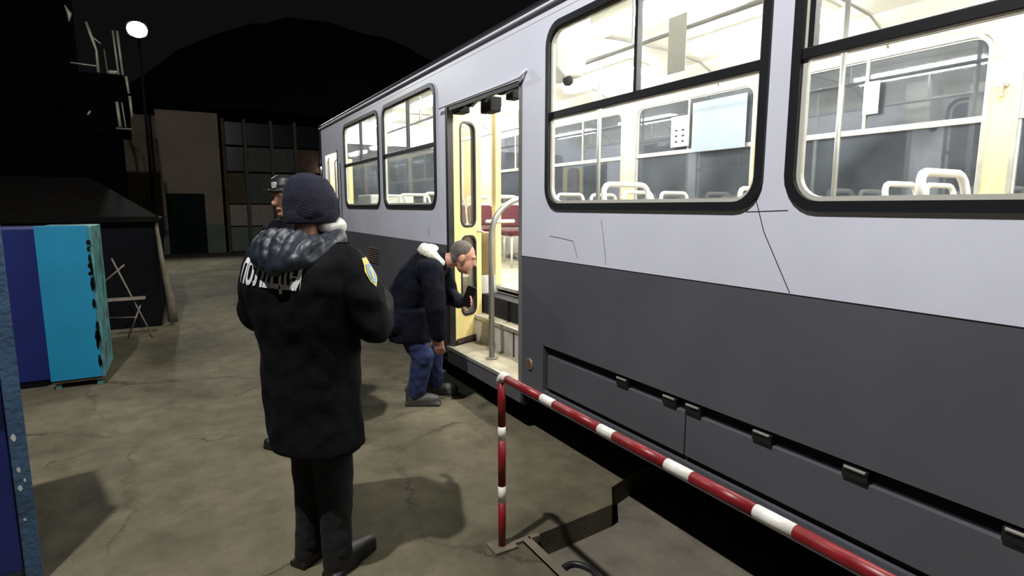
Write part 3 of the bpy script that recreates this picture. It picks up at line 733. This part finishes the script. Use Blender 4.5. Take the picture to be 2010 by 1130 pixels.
def hand(mb, wrist, d, palm_n, curl=0.7, side=1, s=1.0):
    """hand from wrist along d; fingers curl toward palm_n; five separate fingers"""
    wv = Vector(wrist); d = Vector(d).normalized(); nrm = Vector(palm_n); nrm = (nrm - d * nrm.dot(d)).normalized(); sd = d.cross(nrm) * side
    mt = Matrix((sd, d, nrm)).transposed()
    mb.sphere(wv + d * .05 * s, (.042*s, .055*s, .018*s), 12, 8, mt)
    for i, (o, L) in enumerate(((-.032, .068), (-.011, .078), (.011, .073), (.031, .058))):
        p0 = wv + d * .085 * s + sd * o * s; a = curl * .6
        p1 = p0 + (d * math.cos(a) + nrm * math.sin(a)) * L * .45 * s
        p2 = p1 + (d * math.cos(a * 2.1) + nrm * math.sin(a * 2.1)) * L * .35 * s
        p3 = p2 + (d * math.cos(a * 3) + nrm * math.sin(a * 3)) * L * .25 * s
        mb.caps([(wv + d * .06 * s + sd * o * s * .9, .010*s), (p0, .0095*s), (p1, .009*s), (p2, .008*s), (p3, .007*s)])
    t0 = wv + d * .025 * s - sd * .035 * s
    mb.caps([(t0, .012*s), (t0 + (d*.6 - sd*.7 + nrm*.3) * .035 * s, .010*s), (t0 + (d*.9 - sd*.75 + nrm*.7) * .06 * s, .009*s)])
def project(obj_mesh, pts, direction, off):
    bvh = BVHTree.FromPolygons([v.co.copy() for v in obj_mesh.vertices], [tuple(p.vertices) for p in obj_mesh.polygons])
    d = Vector(direction).normalized(); out = []
    for p in pts:
        hit, nr, i, dist = bvh.ray_cast(Vector(p) - d * 1.0, d)
        out.append((hit - d * off) if hit else Vector(p))
    return out

# --- officer with the lettered coat, back to the viewer
O1 = Vector((0.5, 2.5, 0)) - RT * .06; H1 = TH + R(26)
pm = person(O1, H1)
tag(pm, 'person in navy knit hat and long dark coat lettered on the back, facing away', 'person', kind=None)
sh = {-1: Vector((-.225, 0, 1.365)), 1: Vector((.215, .0, 1.365))}
el = {-1: Vector((-.33, .02, 1.12)), 1: Vector((.30, .06, 1.12))}
wr = {-1: Vector((-.12, .30, 1.08)), 1: Vector((.12, .33, 1.16))}
b = MB()
b.loft([((0, 0, .84), .15, .10, 0), ((0, 0, 1.0), .15, .10, 0), ((0, 0, 1.2), .165, .10, 0), ((0, 0, 1.38), .17, .09, 0), ((0, .0, 1.45), .08, .07, 0)])
b.caps([((0, 0, 1.42), .06), ((0, .03, 1.53), .055)])
q1, mt1 = head(b, (0, .05, 1.60), R(28), R(12))
for s in (-1, 1):
    b.caps([(sh[s], .055), (el[s], .045), (wr[s], .032)]); hand(b, wr[s], (-s*.4, 1, .1), (-s, 0, -.2), .8, s)
    b.caps([((s*.08, 0, .86), .085), ((.025 + s*.066, .015, .48), .06), ((.035 + s*.08, -.005, .10), .042)]); b.caps([((.035 + s*.084, -.04, .05), .04), ((.035 + s*.095, .12, .04), .035)])
remeshed(b, .008, 3, 'body', 'skin', pm)
c = MB()
c.loft([((.02, .0, .57), .205, .165, 0), ((0.01, 0, .66), .205, .16, 0), ((0, 0, .86), .21, .16, 0), ((0, -.005, 1.02), .225, .16, 0), ((0, -.01, 1.15), .25, .17, 0), ((0, -.015, 1.28), .275, .175, 0), ((0, -.01, 1.37), .265, .155, 0), ((0, 0, 1.43), .20, .125, 0), ((0, .01, 1.475), .11, .10, 0)], 32)
for s in (-1, 1):
    c.caps([(sh[s] + Vector((0, 0, -.005)), .092), (sh[s]*.5 + el[s]*.5 + Vector((s*.01, 0, 0)), .092), (el[s], .082), (el[s]*.4 + wr[s]*.6, .070), (wr[s], .058)])
coat = remeshed(c, .011, 5, 'coat', 'coat', pm, .010, 7.5, 1)
hd = MB()
tip = Vector((.045, -.205, 1.352))
for x, y, z, r0, bulge in ((-.155, -.045, 1.435, .036, .05), (-.125, -.10, 1.46, .034, .05), (-.075, -.125, 1.475, .032, .055), (-.02, -.135, 1.485, .034, .05), (.04, -.135, 1.485, .032, .05), (.095, -.12, 1.475, .034, .045), (.145, -.085, 1.455, .034, .04), (.165, -.03, 1.44, .034, .03)):
    a = Vector((x, y, z)); m_ = a * .5 + tip * .5 + Vector((x * .25, -bulge * .5, -.01))
    hd.caps([(a, r0), (a * .6 + m_ * .4 + Vector((0, -.012, 0)), r0 * .95), (m_, r0 * .9), (tip + Vector((x * .22, .0, abs(x) * .12)), r0 * .72)])
hd.sphere((.02, -.13, 1.42), (.12, .055, .06), 18, 12)
hd.tube([(.128*math.cos(R(a)), .02 + .105*math.sin(R(a)), 1.452 + .02*math.sin(R(a))) for a in range(0, 360, 20)], .042, 12, True)
remeshed(hd, .007, 2, 'hood', 'hoodm', pm, .005, 18, 4)
bn = MB(); C0 = Vector((0, .038, 1.615))
bn.loft([((0, .05, 1.545), .098, .108, 0), ((0, .05, 1.58), .102, .112, 0), ((0, .046, 1.63), .098, .110, 0), ((0, .04, 1.68), .084, .095, 0), ((0, .035, 1.715), .066, .076, 0), ((0, .032, 1.735), .03, .034, 0)], 28)
remeshed(bn, .008, 5, 'knit_hat', 'knit', pm, .004, 14, 2)
bb = MB(); bb.ring([(.106*math.cos(R(a)), .05 + .116*math.sin(R(a))) for a in range(0, 360, 12)], [(.094*math.cos(R(a)), .05 + .104*math.sin(R(a))) for a in range(0, 360, 12)], lambda u, v, d: (u, v, d), 1.53, 1.585)
bb.build('hat_band', 'knit', pm, True, bevel=.006)
fm = MB(); fm.sphere((.06, .11, 1.515), (.055, .06, .045), 16, 10); fm.sphere((.075, .065, 1.515), (.035, .05, .032), 14, 10)
remeshed(fm, .007, 4, 'face_mask', 'white', pm)
tr = MB()
for s in (-1, 1):
    tr.caps([((s*.08, 0, .86), .115), ((.025 + s*.066, .015, .5), .084), ((.035 + s*.075, -.005, .2), .066), ((.035 + s*.080, -.01, .09), .064)])
remeshed(tr, .010, 4, 'trousers', 'trouser', pm, .006, 10, 3)
for s in (-1, 1):
    bt = MB(); k_ = .035 + s*.084; bt.caps([((k_, -.035, .055), .052), ((k_ + s*.015, .12, .045), .044), ((k_ + s*.02, .17, .04), .036)]); bt.caps([((k_, -.015, .16), .055), ((k_, -.025, .07), .056)])
    bt.box(k_ + s*.01 - .045, k_ + s*.01 + .045, -.085, .19, .0, .025)
    remeshed(bt, .008, 4, 'boot', 'boot', pm)
# lettering on the back
def letters(text, size, parent, target, centre, tilt):
    cu = bpy.data.curves.new('lettering', 'FONT'); cu.body = text; cu.size = size; cu.align_x = 'CENTER'; cu.align_y = 'CENTER'
    cu.offset = .004; cu.resolution_u = 4
    o = bpy.data.objects.new('lettering', cu); COL.objects.link(o)
    dg = bpy.context.evaluated_depsgraph_get(); me = bpy.data.meshes.new_from_object(o.evaluated_get(dg)); bpy.data.objects.remove(o)
    bm = bmesh.new(); bm.from_mesh(me); bmesh.ops.triangulate(bm, faces=bm.faces)
    for it in range(2):
        lg = [e for e in bm.edges if e.calc_length() > .018]
        if lg: bmesh.ops.subdivide_edges(bm, edges=lg, cuts=1); bmesh.ops.triangulate(bm, faces=bm.faces)
    ct, st = math.cos(tilt), math.sin(tilt)
    for v in bm.verts:
        x, y = v.co.x * .86, v.co.y * 1.25; v.co = Vector((centre[0] + x*ct - y*st, 0, centre[2] + x*st + y*ct))
    bm.to_mesh(me); bm.free()
    for v, p in zip(me.vertices, project(target.data, [v.co for v in me.vertices], (0, 1, 0), .004)): v.co = p
    me.materials.clear(); me.materials.append(M['letters'])
    return link(bpy.data.objects.new('lettering', me), parent)
lt = letters('ПОЛІЦІЯ', .098, coat, coat, (-.035, 0, 1.325), R(-2)); tag(lt, 'white block lettering across the back')
# sleeve patch and shoulder strap
def patch(name, loop, m, target, origin, udir, vdir, direction, off, parent):
    me = bpy.data.meshes.new(name); bm = bmesh.new()
    vs = [bm.verts.new((u, v, 0)) for u, v in loop]; bm.faces.new(vs); bmesh.ops.triangulate(bm, faces=bm.faces)
    bmesh.ops.subdivide_edges(bm, edges=bm.edges[:], cuts=3, use_grid_fill=True); bmesh.ops.triangulate(bm, faces=bm.faces)
    o, u, v = Vector(origin), Vector(udir), Vector(vdir)
    for k in bm.verts: k.co = o + u * k.co.x + v * k.co.y
    bm.to_mesh(me); bm.free()
    for k, p in zip(me.vertices, project(target.data, [k.co for k in me.vertices], direction, off)): k.co = p
    me.materials.append(M[m]); return link(bpy.data.objects.new(name, me), parent)
shield = [(-.032, .045), (.032, .045), (.036, 0), (.02, -.035), (0, -.055), (-.02, -.035), (-.036, 0)]
D1 = (-1, .25, 0); U1 = (.25, 1, 0); U1 = tuple(Vector(U1).normalized())
sp = patch('sleeve_patch', [(u*1.1, v*1.15) for u, v in shield], 'patchy', coat, (.27, .045, 1.345), U1, (0, 0, 1), D1, .004, coat)
patch('patch_field', [(u*.75, v*.8 - .004) for u, v in shield], 'patchb', coat, (.27, .045, 1.34), U1, (0, 0, 1), D1, .0065, sp)
patch('patch_mark', [(-.008, .02), (.008, .02), (.006, -.025), (-.006, -.025)], 'patchy', coat, (.27, .045, 1.34), U1, (0, 0, 1), D1, .009, sp)
st = patch('shoulder_strap', [(-.05, -.02), (.05, -.02), (.05, .02), (-.05, .02)], 'hoodm', coat, (.18, .0, 1.45), (1, 0, 0), (0, 1, 0), (0, 0, -1), .005, coat)
patch('strap_bar', [(.025, -.02), (.04, -.02), (.04, .02), (.025, .02)], 'silver', coat, (.18, .0, 1.45), (1, 0, 0), (0, 1, 0), (0, 0, -1), .008, st)

# --- second officer, mostly hidden behind the first
p2 = person(Vector((.63, 3.98, 0)), TH + math.pi + R(25))
tag(p2, 'person in dark cap and dark uniform, mostly hidden behind the lettered coat', 'person')
b = MB()
b.loft([((0, 0, .84), .15, .10, 0), ((0, 0, 1.2), .165, .10, 0), ((0, 0, 1.42), .17, .09, 0), ((0, 0, 1.5), .07, .07, 0)])
b.caps([((0, 0, 1.45), .06), ((0, .02, 1.57), .055)]); head(b, (0, .03, 1.655), 0, R(8))
for s in (-1, 1):
    b.caps([((s*.19, 0, 1.41), .055), ((s*.25, -.02, 1.13), .045), ((s*.20, .16, .96), .032)]); hand(b, (s*.20, .16, .96), (-s*.5, 1, 0), (-s, 0, -.3), .7, s)
    b.caps([((s*.085, 0, .86), .085), ((s*.085, .01, .48), .06), ((s*.09, 0, .1), .042)]); b.caps([((s*.09, -.04, .05), .04), ((s*.10, .12, .04), .035)])
remeshed(b, .008, 3, 'body', 'skin', p2)
c = MB(); c.loft([((0, 0, .70), .19, .14, 0), ((0, 0, 1.0), .185, .135, 0), ((0, 0, 1.25), .21, .14, 0), ((0, 0, 1.42), .20, .12, 0), ((0, .01, 1.52), .10, .09, 0)], 28)
for s in (-1, 1): c.caps([((s*.19, 0, 1.40), .085), ((s*.25, -.02, 1.13), .074), ((s*.20, .15, .97), .055)])
remeshed(c, .011, 4, 'jacket', 'coat', p2, .009, 8, 7)
tr = MB()
for s in (-1, 1): tr.caps([((s*.085, 0, .86), .105), ((s*.088, .01, .5), .085), ((s*.095, 0, .10), .075)])
remeshed(tr, .010, 3, 'trousers', 'trouser', p2, .005, 10, 8)
for s in (-1, 1):
    bt = MB(); bt.caps([((s*.10, -.03, .06), .055), ((s*.11, .13, .05), .046), ((s*.115, .18, .045), .038)]); bt.box(s*.105 - .048, s*.105 + .048, -.085, .2, 0, .025)
    remeshed(bt, .008, 3, 'boot', 'boot', p2)
cp = MB(); cp.loft([((0, .02, 1.69), .088, .108, 0), ((0, .02, 1.73), .092, .112, 0), ((0, .012, 1.775), .085, .10, 0), ((0, .005, 1.80), .055, .07, 0)], 24)
cp.loft([((0, .12, 1.688), .075, .06, 0), ((0, .12, 1.702), .075, .06, 0)], 24)
remeshed(cp, .007, 3, 'cap', 'boot', p2)
MB().prism(rr(-.014, .014, 1.712, 1.752, .01), lambda u, v, d: (u - .01, d, v), .125, .142).build('cap_badge', 'silver', p2)

# --- man stooping at the door, in profile, facing the bus
O3 = Vector((1.625, 4.30, 0))
pb = empty('person', O3, -TH)                    # local x = to the right (the way he faces), y = away
tag(pb, 'person in dark jacket and blue jeans stooping at the open bus door', 'person')
hipN, hipF = Vector((-.15, -.09, .74)), Vector((-.13, .10, .74))
shN, shF = Vector((.12, -.17, 1.12)), Vector((.14, .17, 1.12))
anN, anF = Vector((-.045, -.03, .10)), Vector((.07, .25, .10))
knN, knF = Vector((.02, -.08, .43)), Vector((.06, .15, .43))
elN, haN = Vector((.15, -.24, .85)), Vector((.16, -.21, .60))
elF, haF = Vector((.20, .22, .86)), Vector((.30, .06, .84))
b = MB()
b.caps([((-.14, 0, .76), .13), ((-.05, 0, .95), .125), ((.08, 0, 1.12), .125)]); b.caps([(shN, .06), (shF, .06)])
b.caps([((.12, 0, 1.16), .062), ((.29, 0, 1.19), .056)])
q3, mt3 = head(b, (.345, 0, 1.20), R(90), R(22))
for h_, k_, a_ in ((hipN, knN, anN), (hipF, knF, anF)):
    b.caps([(h_, .09), (k_, .062), (a_, .042)]); b.caps([(a_ + Vector((-.03, 0, -.05)), .038), (a_ + Vector((.14, 0, -.06)), .033)])
b.caps([(shN, .055), (elN, .045), (haN, .032)]); hand(b, haN, (.15, .1, -1), (0, 1, .0), .5, 1)
b.caps([(shF, .055), (elF, .045), (haF, .032)]); hand(b, haF, (1, -.2, .1), (0, -1, .2), 1.0, -1)
remeshed(b, .0065, 3, 'body', 'skin', pb)
j = MB()
j.caps([((-.15, 0, .70), .155), ((-.12, 0, .82), .165), ((-.05, 0, .97), .17), ((.05, 0, 1.11), .155), ((.12, 0, 1.165), .11)])
j.caps([((-.165, -.075, .69), .135), ((-.165, .075, .69), .135)]); j.loft([((-.08, 0, .55), .17, .19, 0), ((-.09, 0, .66), .18, .19, 0), ((-.08, 0, .80), .17, .18, 0)], 24)
j.caps([(shN + Vector((-.03, .02, -.01)), .10), (shF + Vector((-.03, -.02, -.01)), .10)])
j.caps([(shN, .09), (shN*.5 + elN*.5, .088), (elN, .078), (haN + Vector((0, 0, .03)), .06)])
j.caps([(shF, .09), (elF, .078), (haF, .052)])
jk = remeshed(j, .010, 4, 'jacket', 'jacket', pb, .010, 8, 9)
fl = MB(); fl.caps([((.03, .07, 1.275), .035), ((.05, -.08, 1.265), .045), ((.12, -.115, 1.23), .04), ((.185, -.10, 1.165), .028)])
fl.sphere((.07, -.02, 1.265), (.085, .10, .042)); 
remeshed(fl, .008, 4, 'hood_lining', 'fleece', pb, .006, 16, 5)
je = MB()
je.caps([(hipN, .095), (hipF, .095)])
for h_, k_, a_ in ((hipN, knN, anN), (hipF, knF, anF)): je.caps([(h_, .095), (k_, .088), (k_*.4 + a_*.6, .076), (a_ + Vector((0, 0, .02)), .074)])
remeshed(je, .010, 3, 'jeans', 'jeans', pb, .009, 12, 6)
for a_ in (anN, anF):
    bt = MB(); o_ = Vector((a_.x, a_.y, 0))
    bt.caps([(o_ + Vector((-.03, 0, .14)), .056), (o_ + Vector((-.035, 0, .055)), .055), (o_ + Vector((.10, 0, .05)), .05), (o_ + Vector((.155, 0, .045)), .042)])
    bt.box(o_.x - .09, o_.x + .195, o_.y - .048, o_.y + .048, 0, .03)
    remeshed(bt, .008, 4, 'boot', 'boot2', pb)
hr = MB(); hr.sphere(q3(0, -.026, .042), (.081, .094, .090), 20, 14, mt3); hr.sphere(q3(0, -.06, -.02), (.066, .05, .07), 16, 10, mt3)
remeshed(hr, .007, 3, 'hair', 'hair', pb)
# phone in his hand
ph = MB().prism(rr(-.04, .04, -.085, .085, .012), lambda u, v, d: (u, d, v), -.006, .006).build('phone', 'phone', None, bevel=.002)
P = pb.location + Matrix.Rotation(-TH, 3, 'Z') @ Vector((.385, .02, .885))
ph.location = P; ph.rotation_euler = (0, R(22), -TH); tag(ph, 'black phone held by the stooping person', 'phone')
